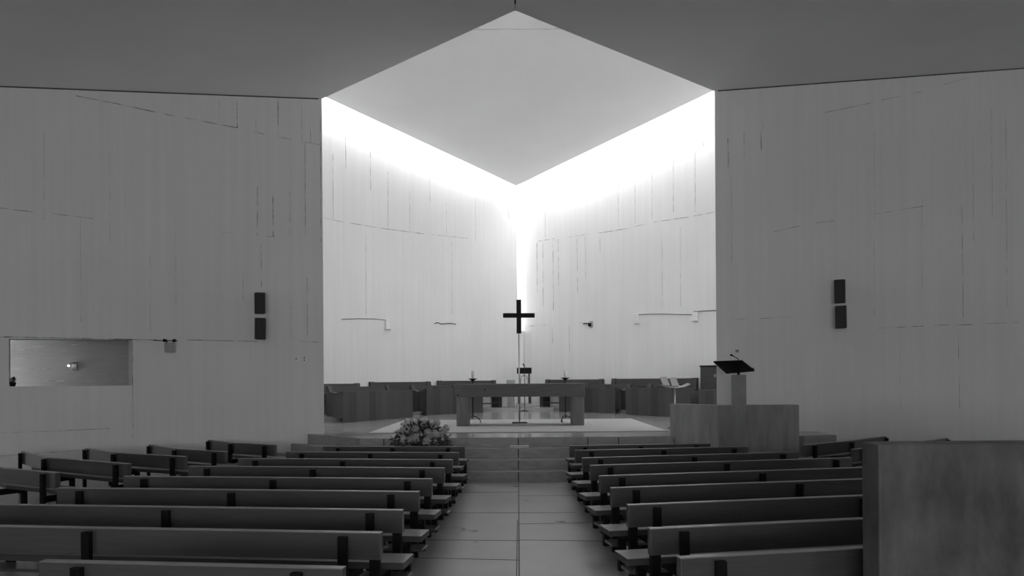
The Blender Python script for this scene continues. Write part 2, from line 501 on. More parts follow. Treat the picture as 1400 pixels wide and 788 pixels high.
struct(mb.build('wall_sanctuary_right', ['white', 'seam']))
# the left roof slot stops short of the corner
mb = MB()
mb.hexa([(0.02, 26.9, 9.0), (0.0, CL + 0.03, 9.0), (-0.8, CL - 0.78, 9.2), (-0.8, 26.1, 9.2)], [(0.02, 26.9, 9.4), (0.0, CL + 0.03, 9.4), (-0.8, CL - 0.78, 9.6), (-0.8, 26.1, 9.6)])
mb.hexa([(0.03, 26.9, 9.0), (0.03, CR + 0.0, 9.0), (0.6, CR - 0.57, 9.15), (0.6, 26.3, 9.15)], [(0.03, 26.9, 9.4), (0.03, CR + 0.0, 9.4), (0.6, CR - 0.57, 9.5), (0.6, 26.3, 9.5)])  # right infill is added, unseen, to dim the walls near the corner
struct(mb.build('ceiling_corner_infill', 'ceiling'))
# below the slit the corner is closed
mb = MB()
mb.prism([(-0.02, CL + 0.02), (0.23, CR - 0.25), (-0.05, CR + 0.03), (-0.31, CL + 0.29)], 0, 3.55)
struct(mb.build('wall_corner_infill', 'white'))
# side returns of the sanctuary, out of sight behind the nave walls
def return_wall(name, p, q, th):
    # a side wall with one tall unseen opening, added to let more daylight in
    p, q = Vector(p), Vector(q)
    n_ = Vector((th, 0))
    mb = MB()
    def piece(s0, s1, z0, z1):
        a_, b_ = p.lerp(q, s0), p.lerp(q, s1)
        mb.prism([a_, b_, b_ + n_, a_ + n_], z0, z1)
    piece(0, SW0, 0, 10.9); piece(SW1, 1, 0, 10.9); piece(SW0, SW1, 0, SZ0); piece(SW0, SW1, SZ1, 10.9)
    struct(mb.build(name, 'white'))
    a_, b_ = p.lerp(q, SW0), p.lerp(q, SW1)
    return a_, b_
SW0, SW1, SZ0, SZ1 = 0.16, 0.47, 1.6, 6.5
RWL = return_wall('wall_return_left', (-6.0, 14.95), (-6.7, 21.5), -0.3)
RWR = return_wall('wall_return_right', (6.1, 14.95), (7.05, 21.6), 0.3)
# nave side walls and rear wall, with an unseen opening put in for light
mb = MB(); mb.bx(-SX - 0.35, -SX, BACK, wall_l(-SX) + 0.1, 0, 7.9)
struct(mb.build('wall_left', 'white'))
mb = MB(); mb.bx(SX, SX + 0.35, BACK, wall_r(SX) + 0.1, 0, 7.9)
struct(mb.build('wall_right', 'white'))
mb = MB()
WX, WZ0, WZ1 = 5.5, 1.3, 3.3
mb.bx(-SX - 0.3, -WX, BACK - 0.3, BACK, 0, 7.9)
mb.bx(WX, SX + 0.3, BACK - 0.3, BACK, 0, 7.9)
mb.bx(-WX, WX, BACK - 0.3, BACK, 0, WZ0)
mb.bx(-WX, WX, BACK - 0.3, BACK, WZ1, 7.9)
struct(mb.build('wall_back', 'white'))

# ------------------------------------------------------------------ ceilings
APX = (0.0, 11.5)
ZA = 7.29
mb = MB()
def zc(x, y): return ceil_l(x, y) if x < 0 else ceil_r(x, y)
zr = lambda y: ZA + 0.065 * (y - 11.5)
T = 0.3
def slab(pts):
    mb.hexa(pts, [(p[0], p[1], p[2] + T) for p in pts])
lA = (AL.x, AL.y + 0.02, ZL)
rA = (AR.x, AR.y + 0.02, ZR)
lo = (-SX - 0.2, wall_l(-SX - 0.2) + 0.1, ceil_l(-SX, 13.6))
ro = (SX + 0.2, wall_r(SX + 0.2) + 0.1, ceil_r(SX, 13.6))
bl = (-SX - 0.2, BACK - 0.2, ceil_l(-SX, BACK)); br = (SX + 0.2, BACK - 0.2, ceil_r(SX, BACK))
slab([(0, 11.5, ZA), lA, lo, bl, (-0.012, BACK - 0.2, zr(BACK)), (-0.012, 11.3, zr(11.3))])
slab([(0, 11.5, ZA), (0.012, 11.3, zr(11.3)), (0.012, BACK - 0.2, zr(BACK)), br, ro, rA])
# joint along the fold
mb.hexa([(-0.02, BACK, zr(BACK) + 0.03), (0.02, BACK, zr(BACK) + 0.03), (0.02, 11.35, zr(11.35) + 0.03), (-0.02, 11.35, zr(11.35) + 0.03)],
        [(-0.02, BACK, zr(BACK) + 0.2), (0.02, BACK, zr(BACK) + 0.2), (0.02, 11.35, zr(11.35) + 0.2), (-0.02, 11.35, zr(11.35) + 0.2)], 1)
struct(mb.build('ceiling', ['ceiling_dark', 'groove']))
# upstands that close the V edge up to the sanctuary roof
mb = MB()
for A, z in ((lA, ZL), (rA, ZR)):
    s = -1 if A[0] < 0 else 1
    mb.hexa([(0, 11.5, ZA + 0.02), (A[0], A[1], z + 0.02), (A[0], A[1] - 0.3, z + 0.05), (0, 11.2, ZA + 0.05)],
            [(0, 11.5, 10.7), (A[0], A[1], 10.7), (A[0], A[1] - 0.3, 10.7), (0, 11.2, 10.7)])
struct(mb.build('wall_upstand', 'white'))
# sanctuary roof: a sloping panel that stops short of both walls
def pz(y): return 8.59 + 0.22 * (27.0 - y)
mb = MB()
Y2 = 18.9
pts = [(0, 27.0, pz(27)), (-(27 - Y2), Y2, pz(Y2)), (27 - Y2, Y2, pz(Y2))]
mb.hexa(pts, [(p[0], p[1], p[2] + 0.12) for p in pts])
pts = [(-(27 - Y2), Y2 - 0.01, pz(Y2) + 0.02), (-7.0, 11.0, pz(Y2) + 0.25), (7.0, 11.0, pz(Y2) + 0.25), (27 - Y2, Y2 - 0.01, pz(Y2) + 0.02)]
mb.hexa(pts, [(p[0], p[1], p[2] + 0.25) for p in pts])
struct(mb.build('ceiling_sanctuary', 'ceiling'))

# ------------------------------------------------------------------ passage behind the opening
mb = MB()
mb.bx(-14.5, -6.2, 17.2, 17.5, -0.4, 4.0)
mb.prism([(-14.5, wall_l(-14.5) + 0.2), (-6.15, wall_l(-6.15) + 0.2), (-6.4, 17.4), (-14.5, 17.4)], 3.0, 3.2)
mb.prism([(-14.5, wall_l(-14.5) + 0.2), (-6.15, wall_l(-6.15) + 0.2), (-6.4, 17.4), (-14.5, 17.4)], -0.3, -0.02)
mb.prism([(-14.7, wall_l(-14.5) + 0.2), (-14.5, wall_l(-14.5) + 0.2), (-14.5, 17.4), (-14.7, 17.4)], 2.0, 3.2)
mb.prism([(-14.7, wall_l(-14.5) + 0.2), (-14.5, wall_l(-14.5) + 0.2), (-14.5, 17.4), (-14.7, 17.4)], -0.3, 0.7)
mb.prism([(-14.7, wall_l(-14.7)), (-11.2, wall_l(-11.2)), (-11.2, wall_l(-11.2) + 0.3), (-14.7, wall_l(-14.7) + 0.3)], -0.3, 3.2)
BP, BD = Vector((-9, 17.2)), Vector((1, 0))
seams(mb, BP, BD, (0, -1), [(14, 473, 60, 474, 0.7), (14, 478.5, 38, 478.5, 1), (40, 479, 120, 479.5, 0.4), (97, 472.5, 120, 469, 1), (20, 505, 90, 504.5, 0.5), (60, 521, 88, 521, 0.9), (90, 512, 172, 512, 0.5), (20, 490, 95, 490, 0.4), (110, 487, 172, 487, 0.4), (100, 521, 172, 521, 0.5)], w=0.014)
mb.prism([(-11.05, wall_l(-11.05) + 0.3), (-10.8, wall_l(-10.8) + 0.3), (-10.8, 16.35), (-11.05, 16.35)], -0.1, 3.1)  # unseen pier added to keep daylight off the passage's right part
struct(mb.build('wall_passage', ['concrete_grey', 'seam']))

# ------------------------------------------------------------------ pews
T_, B_, S_ = 0.66, 0.19, 0.418
def pew(label, p0, path, posts, prot=0.15, kneeler=True, group=None, name='church_pew'):
    root = thing(name, label, 'pew', (p0[0], p0[1], 0), 0, group)
    pth = [Vector(q) - Vector(p0) for q in path]
    d0 = (pth[1] - pth[0]).normalized()
    d1 = (pth[-1] - pth[-2]).normalized()
    L = sum((pth[i + 1] - pth[i]).length for i in range(len(pth) - 1))
    MB().run(pth, 0.0, 0.066, T_ - B_, T_).build('backrest', 'pew', root, 0.004)
    eb = MB().run(pth, 0.002, 0.064, T_ - 0.002, T_ + 0.005).build('highlight_band', 'pew_highlight', root)  # pale strip carries the light caught along the top edge
    eb['label'] = 'paler top edge with its highlight painted in'
    sp = [pth[0] - d0 * prot] + pth[1:-1] + [pth[-1] + d1 * 0.02]
    MB().run(sp, 0.15, 0.46, S_ - 0.052, S_).build('seat', 'pew_seat', root, 0.005)
    def pt(s):
        for i in range(len(pth) - 1):
            l = (pth[i + 1] - pth[i]).length
            if s <= l or i == len(pth) - 2:
                d = (pth[i + 1] - pth[i]).normalized()
                n = Vector((-d.y, d.x))
                if n.y < 0: n = -n
                return pth[i] + d * s, d, n
            s -= l
    def bar(s, y0, y1, z0, z1, w, nm, parent):
        p, d, n = pt(s)
        m = MB()
        c = [p + d * (-w / 2) + n * y0, p + d * (w / 2) + n * y0, p + d * (w / 2) + n * y1, p + d * (-w / 2) + n * y1]
        m.prism(c, z0, z1)
        return m.build(nm, 'black', parent, 0.003)
    for s in posts:
        bar(s, -0.045, 0.0, 0.0, T_ - 0.02, 0.066, 'post', root)
        if s > posts[0]:
            bar(s, 0.36, 0.42, 0.0, S_ - 0.052, 0.066, 'leg', root)
        bar(s, 0.0, 0.36, S_ - 0.13, S_ - 0.052, 0.05, 'seat_bracket', root)
    # the pair of legs carrying the aisle end of the seat
    e0 = 0.07
    bar(e0, 0.068, 0.13, 0.0, S_ + 0.05 if prot > 0.05 else S_ - 0.052, 0.07, 'leg', root)
    bar(e0, 0.37, 0.43, 0.0, S_ - 0.052, 0.07, 'leg', root)
    bar(e0, 0.13, 0.37, S_ - 0.11, S_ - 0.052, 0.05, 'seat_bracket', root)
    if kneeler:
        kp = [pth[0] - d0 * 0.11] + pth[1:-1] + [pth[-1]]
        k = MB().run(kp, -0.32, -0.10, 0.15, 0.178).build('kneeler', 'pew', root, 0.004)
        for s in (posts[0], posts[-1]):
            bar(s, -0.30, -0.045, 0.0, 0.15, 0.05, 'kneeler_foot', k)
    return root

ORD = ['first', 'second', 'third', 'fourth', 'fifth', 'sixth', 'seventh', 'eighth', 'ninth']
# left of the aisle: (depth of the aisle end, x of the aisle end, length, number of posts), counted from the altar steps
LEFT = [(12.62, -0.885, 2.4, 3), (11.56, -0.905, 2.72, 3), (10.53, -0.91, 3.1, 3), (9.54, -0.927, 3.38, 3), (8.48, -0.96, 3.66, 3),
        (7.50, -0.979, 3.84, 3), (6.44, -0.98, 4.2, 3), (5.48, -0.99, 4.5, 3), (4.45, -1.025, 1.92, 2)]
RIGHT = [(12.62, 0.846, 2.38, 3), (11.79, 0.874, 2.83, 3), (10.64, 0.892, 3.28, 3), (9.70, 0.915, 3.68, 3), (8.63, 0.918, 3.95, 3),
         (7.67, 0.93, 4.1, 3), (6.62, 0.948, 4.5, 3), (5.56, 0.954, 3.6, 3), (4.645, 0.977, 1.75, 2)]
XTRA = {0: ', below the flowers', 8: ', short'}
for i, (y, x, L, n) in enumerate(LEFT):
    a = 0.10 if i == 0 else 0.122
    ps = [0.27 + (L - 0.54) * k / (n - 1) for k in range(n)]
    pew(f'dark pew left of the aisle, {ORD[i]} row from the altar steps' + XTRA.get(i, ''), (x, y), [(x, y), (x - L * math.cos(a), y + L * math.sin(a))], ps,
        prot=0.0 if i < 2 else 0.125, kneeler=i not in (8,), group='pews left of the aisle')
XTRA = {0: ', beside the ambo', 8: ', beside the parapet'}
for i, (y, x, L, n) in enumerate(RIGHT):
    a = (0.10, 0.16)[i] if i < 2 else 0.195
    ps = [0.25 + (L - 0.5) * k / (n - 1) for k in range(n)]
    pew(f'dark pew right of the aisle, {ORD[i]} row from the altar steps' + XTRA.get(i, ''), (x, y), [(x, y), (x + L * math.cos(a), y + L * math.sin(a))], ps,
        prot=0.0 if i < 2 else 0.125, kneeler=i not in (8,), group='pews right of the aisle')
def side(label, pts, group):
    l1 = (Vector(pts[1]) - Vector(pts[0])).length
    l2 = (Vector(pts[2]) - Vector(pts[1])).length
    pew(label, pts[0], pts, [0.22, l1, l1 + l2 - 0.06], prot=0.03, kneeler=False, group=group)
gl = 'bent pews along the left wall'
side('bent dark pew by the left wall, nearest the platform steps', [(-4.2, 13.2), (-5.15, 13.78), (-5.85, 14.45)], gl)
side('bent dark pew by the left wall, second from the platform', [(-4.59, 12.0), (-5.62, 12.58), (-6.5, 13.5)], gl)
side('bent dark pew by the left wall, third from the platform', [(-4.9, 11.25), (-6.29, 11.96), (-7.27, 12.87)], gl)
side('bent dark pew below the right corner of the wall opening, fourth from the platform', [(-5.25, 10.3), (-6.95, 11.28), (-7.97, 12.3)], gl)
side('bent dark pew cut by the left frame edge, fifth from the platform', [(-5.63, 9.33), (-6.85, 10.0), (-8.2, 11.3)], gl)
gr = 'bent pews along the right wall'
side('bent dark pew just behind the ambo block by the right wall', [(4.66, 12.45), (5.72, 13.2), (6.8, 14.17)], gr)
side('bent dark pew half hidden behind the rough parapet, its right end showing', [(5.10, 11.65), (6.35, 12.5), (7.65, 13.66)], gr)
side('bent dark pew almost wholly hidden by the rough parapet, only a tip showing', [(5.9, 11.0), (7.1, 11.85), (8.36, 13.02)], gr)

# ------------------------------------------------------------------ parapets
def notch(bm_pts): return bm_pts
pp = thing('concrete_parapet', 'tall rough grey concrete parapet in the near right corner', 'parapet', (2.11, 4.5, 0))
m = MB()
m.prism([(0, 0), (4.3, 0.02), (4.3, 0.2), (-0.02, 0.18)], 0, 1.362)
ob = m.build('parapet_body', 'rough', pp, 0.012)

am = thing('ambo', 'low angled concrete ambo wall at the right of the altar steps', 'ambo', (0, 0, 0))
ZAm = 1.296
m = MB()
OUT = [(2.78, 14.07), (3.42, 13.13), (4.75, 12.98)]
INN = [(4.77, 13.2), (3.53, 13.34), (2.97, 14.17)]
m.prism(OUT + INN, 0.0, ZAm)
m.build('parapet_wall', 'concrete', am, 0.008)
m = MB()
m.prism([(3.45, 13.36), (4.7, 13.22), (5.2, 13.98), (3.1, 13.98)], 0.0, PLAT)
m.build('ambo_floor', 'concrete', am)

# lectern on the ambo
lx, ly = at(1010, 540, 14.35).x, 14.35
le = thing('lectern', 'pale concrete pillar lectern with a tilted black reading desk inside the ambo', 'lectern', (lx, ly, PLAT), 0.0)
m = MB(); cr_, sr_ = math.cos(-0.28), math.sin(-0.28)
m.prism([(x * cr_ - y * sr_, x * sr_ + y * cr_) for x, y in ((-0.135, -0.12), (0.135, -0.12), (0.135, 0.12), (-0.135, 0.12))], 0, 1.115)
m.build('pillar', 'pillar', le, 0.012)
m = MB(); m.tube([(0, 0, 1.11), (0, 0, 1.23)], 0.025, 12)
m.build('neck', 'black', le)
m = MB()
rd = Matrix.Rotation(math.radians(33), 3, 'Z') @ Matrix.Rotation(math.radians(-24), 3, 'X')
# desk: high edge towards the pews, low edge with a book ledge
zz = PLAT
q = [at(975.5, 496, 14.05), at(1015, 494.5, 14.05), at(1031, 507, 14.5), at(992, 510.5, 14.5)]
q = [v - Vector((lx, ly, PLAT)) for v in q]
nn = (q[1] - q[0]).cross(q[3] - q[0]).normalized()
if nn.z < 0: nn = -nn
m.hexa([tuple(v) for v in q], [tuple(v + nn * 0.03) for v in q])
m.build('reading_desk', 'black', le, 0.004)
m = MB()
e = (q[2] - q[3]).normalized(); f = (q[3] - q[0]).normalized()
c0, c1 = q[3] - f * 0.0, q[2]
m.hexa([tuple(c0 - nn * 0.005), tuple(c1 - nn * 0.005), tuple(c1 + f * 0.03 - nn * 0.005), tuple(c0 + f * 0.03 - nn * 0.005)],
       [tuple(c0 + nn * 0.06), tuple(c1 + nn * 0.06), tuple(c1 + f * 0.03 + nn * 0.06), tuple(c0 + f * 0.03 + nn * 0.06)])
m.build('book_ledge', 'black', le, 0.003)
m = MB()
mid = (q[0] * 0.2 + q[1] * 0.8) * 0.9 + (q[2] * 0.8 + q[3] * 0.2) * 0.1
off = Vector((lx, ly, PLAT))
m.tube([mid + nn * 0.02, at(1010, 492, 14.15) - off, at(1006, 489, 14.17) - off, at(1001, 486.3, 14.2) - off], 0.008, 8)
m.tube([at(1002, 486.8, 14.2) - off, at(998.5, 485.3, 14.22) - off], [0.014, 0.02], 10)
m.build('microphone', 'black', le)

# ------------------------------------------------------------------ altar
al = thing('altar', 'massive timber table altar on two block legs at the platform centre', 'altar', (0.05, 17.3, PLAT + 0.0145))
m = MB(); m.bx(-1.46, 1.46, 0, 0.86, 0.655, 0.95)
m.build('tabletop', 'altar', al, 0.008)
for s in (-1, 1):
    m = MB(); m.bx(s * 1.44, s * 1.18, 0.01, 0.80, 0, 0.655)
    m.build('leg', 'altar_leg', al, 0.008)
m = MB()
for px, py in ((663, 534), (625.8, 541.5)):
    v = at(px, py, 17.3) - Vector((0.05, 17.3, PLAT))
    m.tube([(v.x, -0.004, v.z), (v.x, 0.03, v.z)], 0.02, 10)
m.build('bolt_head', 'black', al)

# carpet under the altar
m = MB(); m.bx(-3.0, 2.98, 15.3, 20.2, PLAT - 0.002, PLAT + 0.014)
tag(m.build('altar_carpet', 'rug', None, 0.004), 'wide pale carpet spread under the timber altar', 'carpet')

# processional cross behind the altar
cx = 0.035
cr = thing('standing_cross', 'black wooden cross on a slender pole standing behind the altar', 'cross', (cx, 18.45, PLAT + 0.0145))
m = MB(); m.bx(-0.18, 0.18, -0.15, 0.15, 0, 0.022)
m.build('base_plate', 'black', cr, 0.004)
m = MB(); m.tube([(0, 0, 0.02), (-0.005, 0, 2.15)], 0.017, 10)
m.build('pole', 'steel', cr)
zt = at(708.5, 410.8, 18.45).z - PLAT; zb = at(708.5, 457, 18.45).z - PLAT; zc_ = at(708.5, 432.4, 18.45).z - PLAT
m = MB()
m.bx(-0.057, 0.057, -0.03, 0.03, zb, zt)
m.build('upright', 'black', cr, 0.005)
m = MB(); m.box((0, 0, zc_), (0.76, 0.07, 0.108), Matrix.Rotation(0.004, 3, 'Y'))
m.build('crossbar', 'black', cr, 0.005)

# two floor candle stands with their candles
def candle_stand(px, ytop, side_):
    y = 18.62
    p = at(px, 520, y)
    st = thing('candle_stand', f'black tripod candle stand behind the {side_} leg of the altar', 'candle stand', (p.x, y, PLAT + 0.0145), 0, 'candle stands behind the altar')
    zd = at(px, ytop, y).z - PLAT
    MB().tube([(0, 0, 0.10), (0, 0, zd)], 0.014, 10).build('stem', 'black', st)
    for k in range(3):
        a = math.radians(90 + 120 * k + 30)
        arc = [(math.cos(a) * r, math.sin(a) * r, z) for r, z in ((0.0, 0.16), (0.07, 0.15), (0.14, 0.11), (0.18, 0.05), (0.19, 0.0))]
        MB().tube(arc, 0.012, 8).build('foot', 'black', st)
    MB().lathe((0, 0, zd), [(0.012, -0.05), (0.03, -0.025), (0.06, 0.0), (0.11, 0.028), (0.108, 0.034), (0.05, 0.010), (0.0, 0.008)], 20).build('drip_dish', 'black', st)
    cd = thing('candle', f'thick pale candle on the stand behind the {side_} leg of the altar', 'candle', (p.x, y, PLAT + 0.0145 + zd + 0.0105), 0, 'altar candles')
    MB().lathe((0, 0, 0), [(0.034, 0), (0.034, 0.20), (0.030, 0.205), (0.0, 0.198)], 18).build('wax_body', 'wax', cd)
    MB().tube([(0, 0, 0.197), (0.002, 0, 0.215)], 0.003, 6).build('wick', 'black', cd)
candle_stand(646.3, 520.5, 'left')
candle_stand(772.7, 519.3, 'right')

# ------------------------------------------------------------------ flowers on the steps
fl = thing('flower_arrangement', 'large mound of pale hydrangea-like blooms with dark leaves on the altar steps', 'flowers', (at(576, 590, 13.75).x, 13.84, 0.528))
MB().lathe((0, 0, 0), [(0.09, 0), (0.11, 0.0), (0.125, 0.08), (0.12, 0.13), (0.0, 0.12)], 20).build('basket', 'basket', fl)
def dome(u, v, k=1.0):
    "u around, v from rim (0) to crown (1)"
    r = math.cos(v * math.pi / 2)
    return Vector((math.cos(u) * r * 0.45 * k, -0.12 + math.sin(u) * r * 0.26 * k, 0.055 + math.sin(v * math.pi / 2) * 0.36 * k))
m = MB()
# mounded core that the leaves grow from
m.tube([(0, -0.02, 0.05), (0, -0.10, 0.14), (0, -0.12, 0.24), (0, -0.12, 0.30)], [0.12, 0.19, 0.16, 0.04], 14)
for i in range(900):
    u = random.uniform(0, 2 * math.pi); v = random.uniform(-0.15, 1) ** 1 if True else 0
    c = dome(u, max(v, -0.12), random.uniform(0.78, 1.16))
    d = (c - Vector((0, -0.12, 0.1))).normalized()
    t = (d + Vector((random.uniform(-.9, .9), random.uniform(-.9, .9), random.uniform(-.6, .7)))).normalized()
    w = t.cross(Vector((random.uniform(-1, 1), random.uniform(-1, 1), random.uniform(-1, 1)))).normalized()
    l, h = random.uniform(0.06, 0.115), random.uniform(0.014, 0.026)
    nrm = t.cross(w).normalized() * 0.006
    m.face([c, c + t * l * 0.45 + w * h + nrm, c + t * l, c + t * l * 0.45 - w * h + nrm])
m.build('foliage', 'leaf', fl)
def bloom_mesh(R, n, seed):
    rnd = random.Random(seed)
    b = MB()
    b.lathe((0, 0, 0), [(0.001, -R * 0.72), (R * 0.5, -R * 0.5), (R * 0.72, 0), (R * 0.5, R * 0.5), (0.001, R * 0.72)], 10)
    for i in range(n):
        z = 1 - 2 * (i + 0.5) / n
        a = i * 2.39996 + rnd.uniform(-.2, .2)
        r = math.sqrt(1 - z * z)
        d = Vector((r * math.cos(a), r * math.sin(a), z))
        t = d.cross(Vector((rnd.uniform(-1, 1), rnd.uniform(-1, 1), rnd.uniform(-1, 1)))).normalized()
        w = d.cross(t).normalized()
        c = d * R * rnd.uniform(0.78, 0.95)
        s = R * rnd.uniform(0.3, 0.42)
        tip = d * R * 0.12
        b.face([c - t * s + tip, c - w * s * 0.9 + tip, c + t * s + tip, c + w * s * 0.9 + tip])
        b.face([c, c + t * s * 0.5 + w * s * 0.5 + tip * 1.8, c + t * s * 0.9 + tip * 2.2, c + t * s * 0.5 - w * s * 0.5 + tip * 1.8])
    return b
protos = []
for k, (R, mt) in enumerate(((0.075, 'petal'), (0.062, 'petal'), (0.07, 'petal2'), (0.03, 'petal2'))):
    o = bloom_mesh(R, 46 if k < 3 else 22, k).build('bloom', mt, fl)
    protos.append(o)
spots = []
def put(px, py, k, out=1.0):
    v = at(px, py, 13.6)
    x = v.x - fl.location.x; z = v.z - 0.528
    e = 1 - (x / 0.47) ** 2 - max(0, (z - 0.055) / 0.38) ** 2
    y = -0.12 - 0.25 * math.sqrt(max(e, 0.0))
    return Vector((x, y, z)), k
SP = [(557, 588, 0), (568.5, 587, 0), (579, 582, 0), (586, 592, 0), (595, 594, 0), (603, 594, 1), (593.5, 584.5, 1), (568, 599, 0), (562, 601, 1), (585.5, 602, 0),
      (546, 594, 1), (552.5, 600, 2), (550, 590, 1), (595.5, 602.5, 3), (562, 606, 3), (581, 605.5, 3), (577, 594, 3), (609, 586, 1), (611, 597, 3), (556, 579, 2),
      (566, 578, 2), (578, 576, 2), (596, 579, 1), (588, 578, 3), (605, 601, 3), (543, 599, 3), (572, 594, 3), (606, 590, 1), (548, 581, 3)]
for i, (px, py, k) in enumerate(SP):
    v, k = put(px, py, k)
    o = protos[k] if protos[k].location.length == 0 else protos[k].copy()
    if o is not protos[k]:
        C.objects.link(o); o.parent = fl
    o.location = v
    o.rotation_euler = (random.uniform(0, 3), random.uniform(0, 3), random.uniform(0, 3))
    s = random.uniform(0.9, 1.12)
    o.scale = (s, s, s * 0.9)

# small pale plate lying on the centre of the third step
p = at(710, 611, 13.75)
m = MB(); m.bx(-0.17, 0.17, -0.06, 0.06, 0, 0.04)
o = m.build('step_plate', 'wax', None, 0.004, (p.x, 13.84, 0.531))
tag(o, 'small pale plate lying at the centre of the third altar step', 'plate')

# ------------------------------------------------------------------ choir
def desk(label, a, b, h=0.78, base=PLAT, group='choir desks'):
    a, b = Vector(a), Vector(b)
    d = b - a
    L = d.length
    rz = math.atan2(d.y, d.x)
    root = thing('choir_desk', label, 'choir desk', (a.x, a.y, base), rz, group)
    MB().bx(0, L, 0, 0.04, 0, h).build('front_panel', 'choir', root, 0.004)
    MB().hexa([(-0.0, 0.01, h - 0.02), (L, 0.01, h - 0.02), (L, 0.36, h - 0.10), (0, 0.36, h - 0.10)],
              [(-0.0, 0.01, h + 0.012), (L, 0.01, h + 0.012), (L, 0.36, h - 0.07), (0, 0.36, h - 0.07)]).build('book_rest', 'choir_dark', root, 0.004)
    for x in (0.0, L - 0.045):
        MB().hexa([(x, 0.041, 0.115), (x + 0.045, 0.041, 0.115), (x + 0.045, 0.34, 0.115), (x, 0.34, 0.115)],
                  [(x, 0.041, h - 0.035), (x + 0.045, 0.041, h - 0.035), (x + 0.045, 0.34, h - 0.105), (x, 0.34, h - 0.105)]).build('side_panel', 'choir_dark', root, 0.003)
    return root
desk('boarded choir desk left of the altar, the one nearest the nave wall', (-4.42, 19.4), (-3.04, 22.2))
desk('boarded choir desk behind the left leg of the altar', (-2.76, 23.2), (-1.14, 25.0), 0.80)
desk('boarded choir desk behind the right leg of the altar', (1.34, 25.15), (2.98, 23.6), 0.80)
desk('boarded choir desk right of the altar, behind the ambo corner', (3.18, 22.7), (4.62, 20.55), 0.80)
desk('darker boarded choir desk beside the lectern, below the wooden cabinet', (4.75, 20.2), (5.75, 18.4), 0.76)

def stall(label, a, b, ztop, rail=True, dep=0.30, group='choir stalls'):
    a, b = Vector(a), Vector(b)
    d = b - a
    L = d.length
    rz = math.atan2(d.y, d.x)
    root = thing('choir_stall', label, 'choir stall', (a.x, a.y, DAIS), rz, group)
    h = ztop - DAIS
    MB().hexa([(0, -0.02, 0.50), (L, -0.02, 0.50), (L, 0.015, 0.50), (0, 0.015, 0.50)],
              [(0, 0.03, h), (L, 0.03, h), (L, 0.065, h), (0, 0.065, h)]).build('backrest', 'choir_dark', root, 0.004)
    MB().bx(0.0, L, -dep + 0.01, -0.03, 0.40, 0.44).build('seat', 'choir_dark', root, 0.004)
    for x in (0.0, L - 0.16):
        # end panel with a sloping arm
        m = MB()
        prof = [(-dep, 0), (0.06, 0), (0.08, h + 0.012), (0.0, h + 0.012), (-0.06, 0.66), (-dep, 0.60)]
        x1 = x + (0.16 if x == 0.0 else 0.16)
        m.hexa([(x, y, z) for y, z in prof], [(x1, y, z) for y, z in prof])
        m.build('end_panel', 'choir_dark', root, 0.004)
    MB().bx(0.16, L - 0.16, -dep + 0.03, -dep + 0.09, 0.12, 0.16).build('foot_rail', 'choir_dark', root, 0.003)
    return root
def onl(px, off): # point of a line parallel to the left sanctuary wall
    t = ray(px, 520).x
    y = (CL - off) / (1 - t)
    return (t * y, y)
def onr(px, off):
    t = ray(px, 520).x
    y = (CR - off) / (1 + t)
    return (t * y, y)
def zt(px, py, p): return at(px, py, p[1]).z
for lab, f_, off, x0, x1, py in (
        ('choir stall against the sanctuary wall, cut off by the left nave wall', onl, 0.12, 432, 492, 525),
        ('choir stall left of the altar, in the middle of the left wall', onl, 0.12, 506, 589, 522.6),
        ('choir stall left of the altar, next to the white corner', onl, 0.12, 599, 678, 520.8),
        ('choir stall right of the altar, next to the white corner', onr, 0.15, 745.6, 824, 519.2),
        ('long choir stall right of the altar, ending at the wooden cabinet', onr, 0.15, 836, 953, 517.8)):
    pa, pb = f_(x0, off), f_(x1, off)
    stall(lab, pa, pb, zt((x0 + x1) / 2, py, ((pa[0] + pb[0]) / 2, (pa[1] + pb[1]) / 2)))
# front row of low stalls behind the desks
stall('low front stall behind the desk nearest the left nave wall', (-5.12, 20.7), (-3.85, 23.0), 1.60, dep=0.34, group='front row stalls')
stall('low front stall behind the desk at the left altar leg', (-3.30, 23.72), (-2.0, 25.12), 1.60, dep=0.34, group='front row stalls')
stall('low front stall behind the desk at the right altar leg', (2.22, 25.29), (3.54, 24.04), 1.60, dep=0.34, group='front row stalls')
stall('low front stall behind the desk at the ambo corner', (3.95, 23.3), (4.7, 22.2), 1.60, dep=0.34, group='front row stalls')

# tall wooden cabinet at the end of the right stalls
a = Vector(at(957.5, 520, 21.6).xy)
cb = thing('wooden_cabinet', 'tall plain wooden cabinet beside the lectern at the sanctuary wall', 'cabinet', (a.x, a.y, DAIS), math.radians(-25))
MB().bx(0, 0.95, 0, 0.5, 0, 1.27).build('carcass', 'choir_dark', cb, 0.006)
MB().bx(-0.02, 0.97, -0.02, 0.52, 1.27, 1.31).build('top_board', 'black', cb, 0.004)
d_ = MB().bx(0.04, 0.91, -0.02, 0.0, 0.06, 1.2).build('door', 'choir_dark', cb, 0.004)
MB().bx(0.38, 0.44, -0.035, -0.02, 0.98, 1.06).build('lock_plate', 'steel', d_, 0.003)

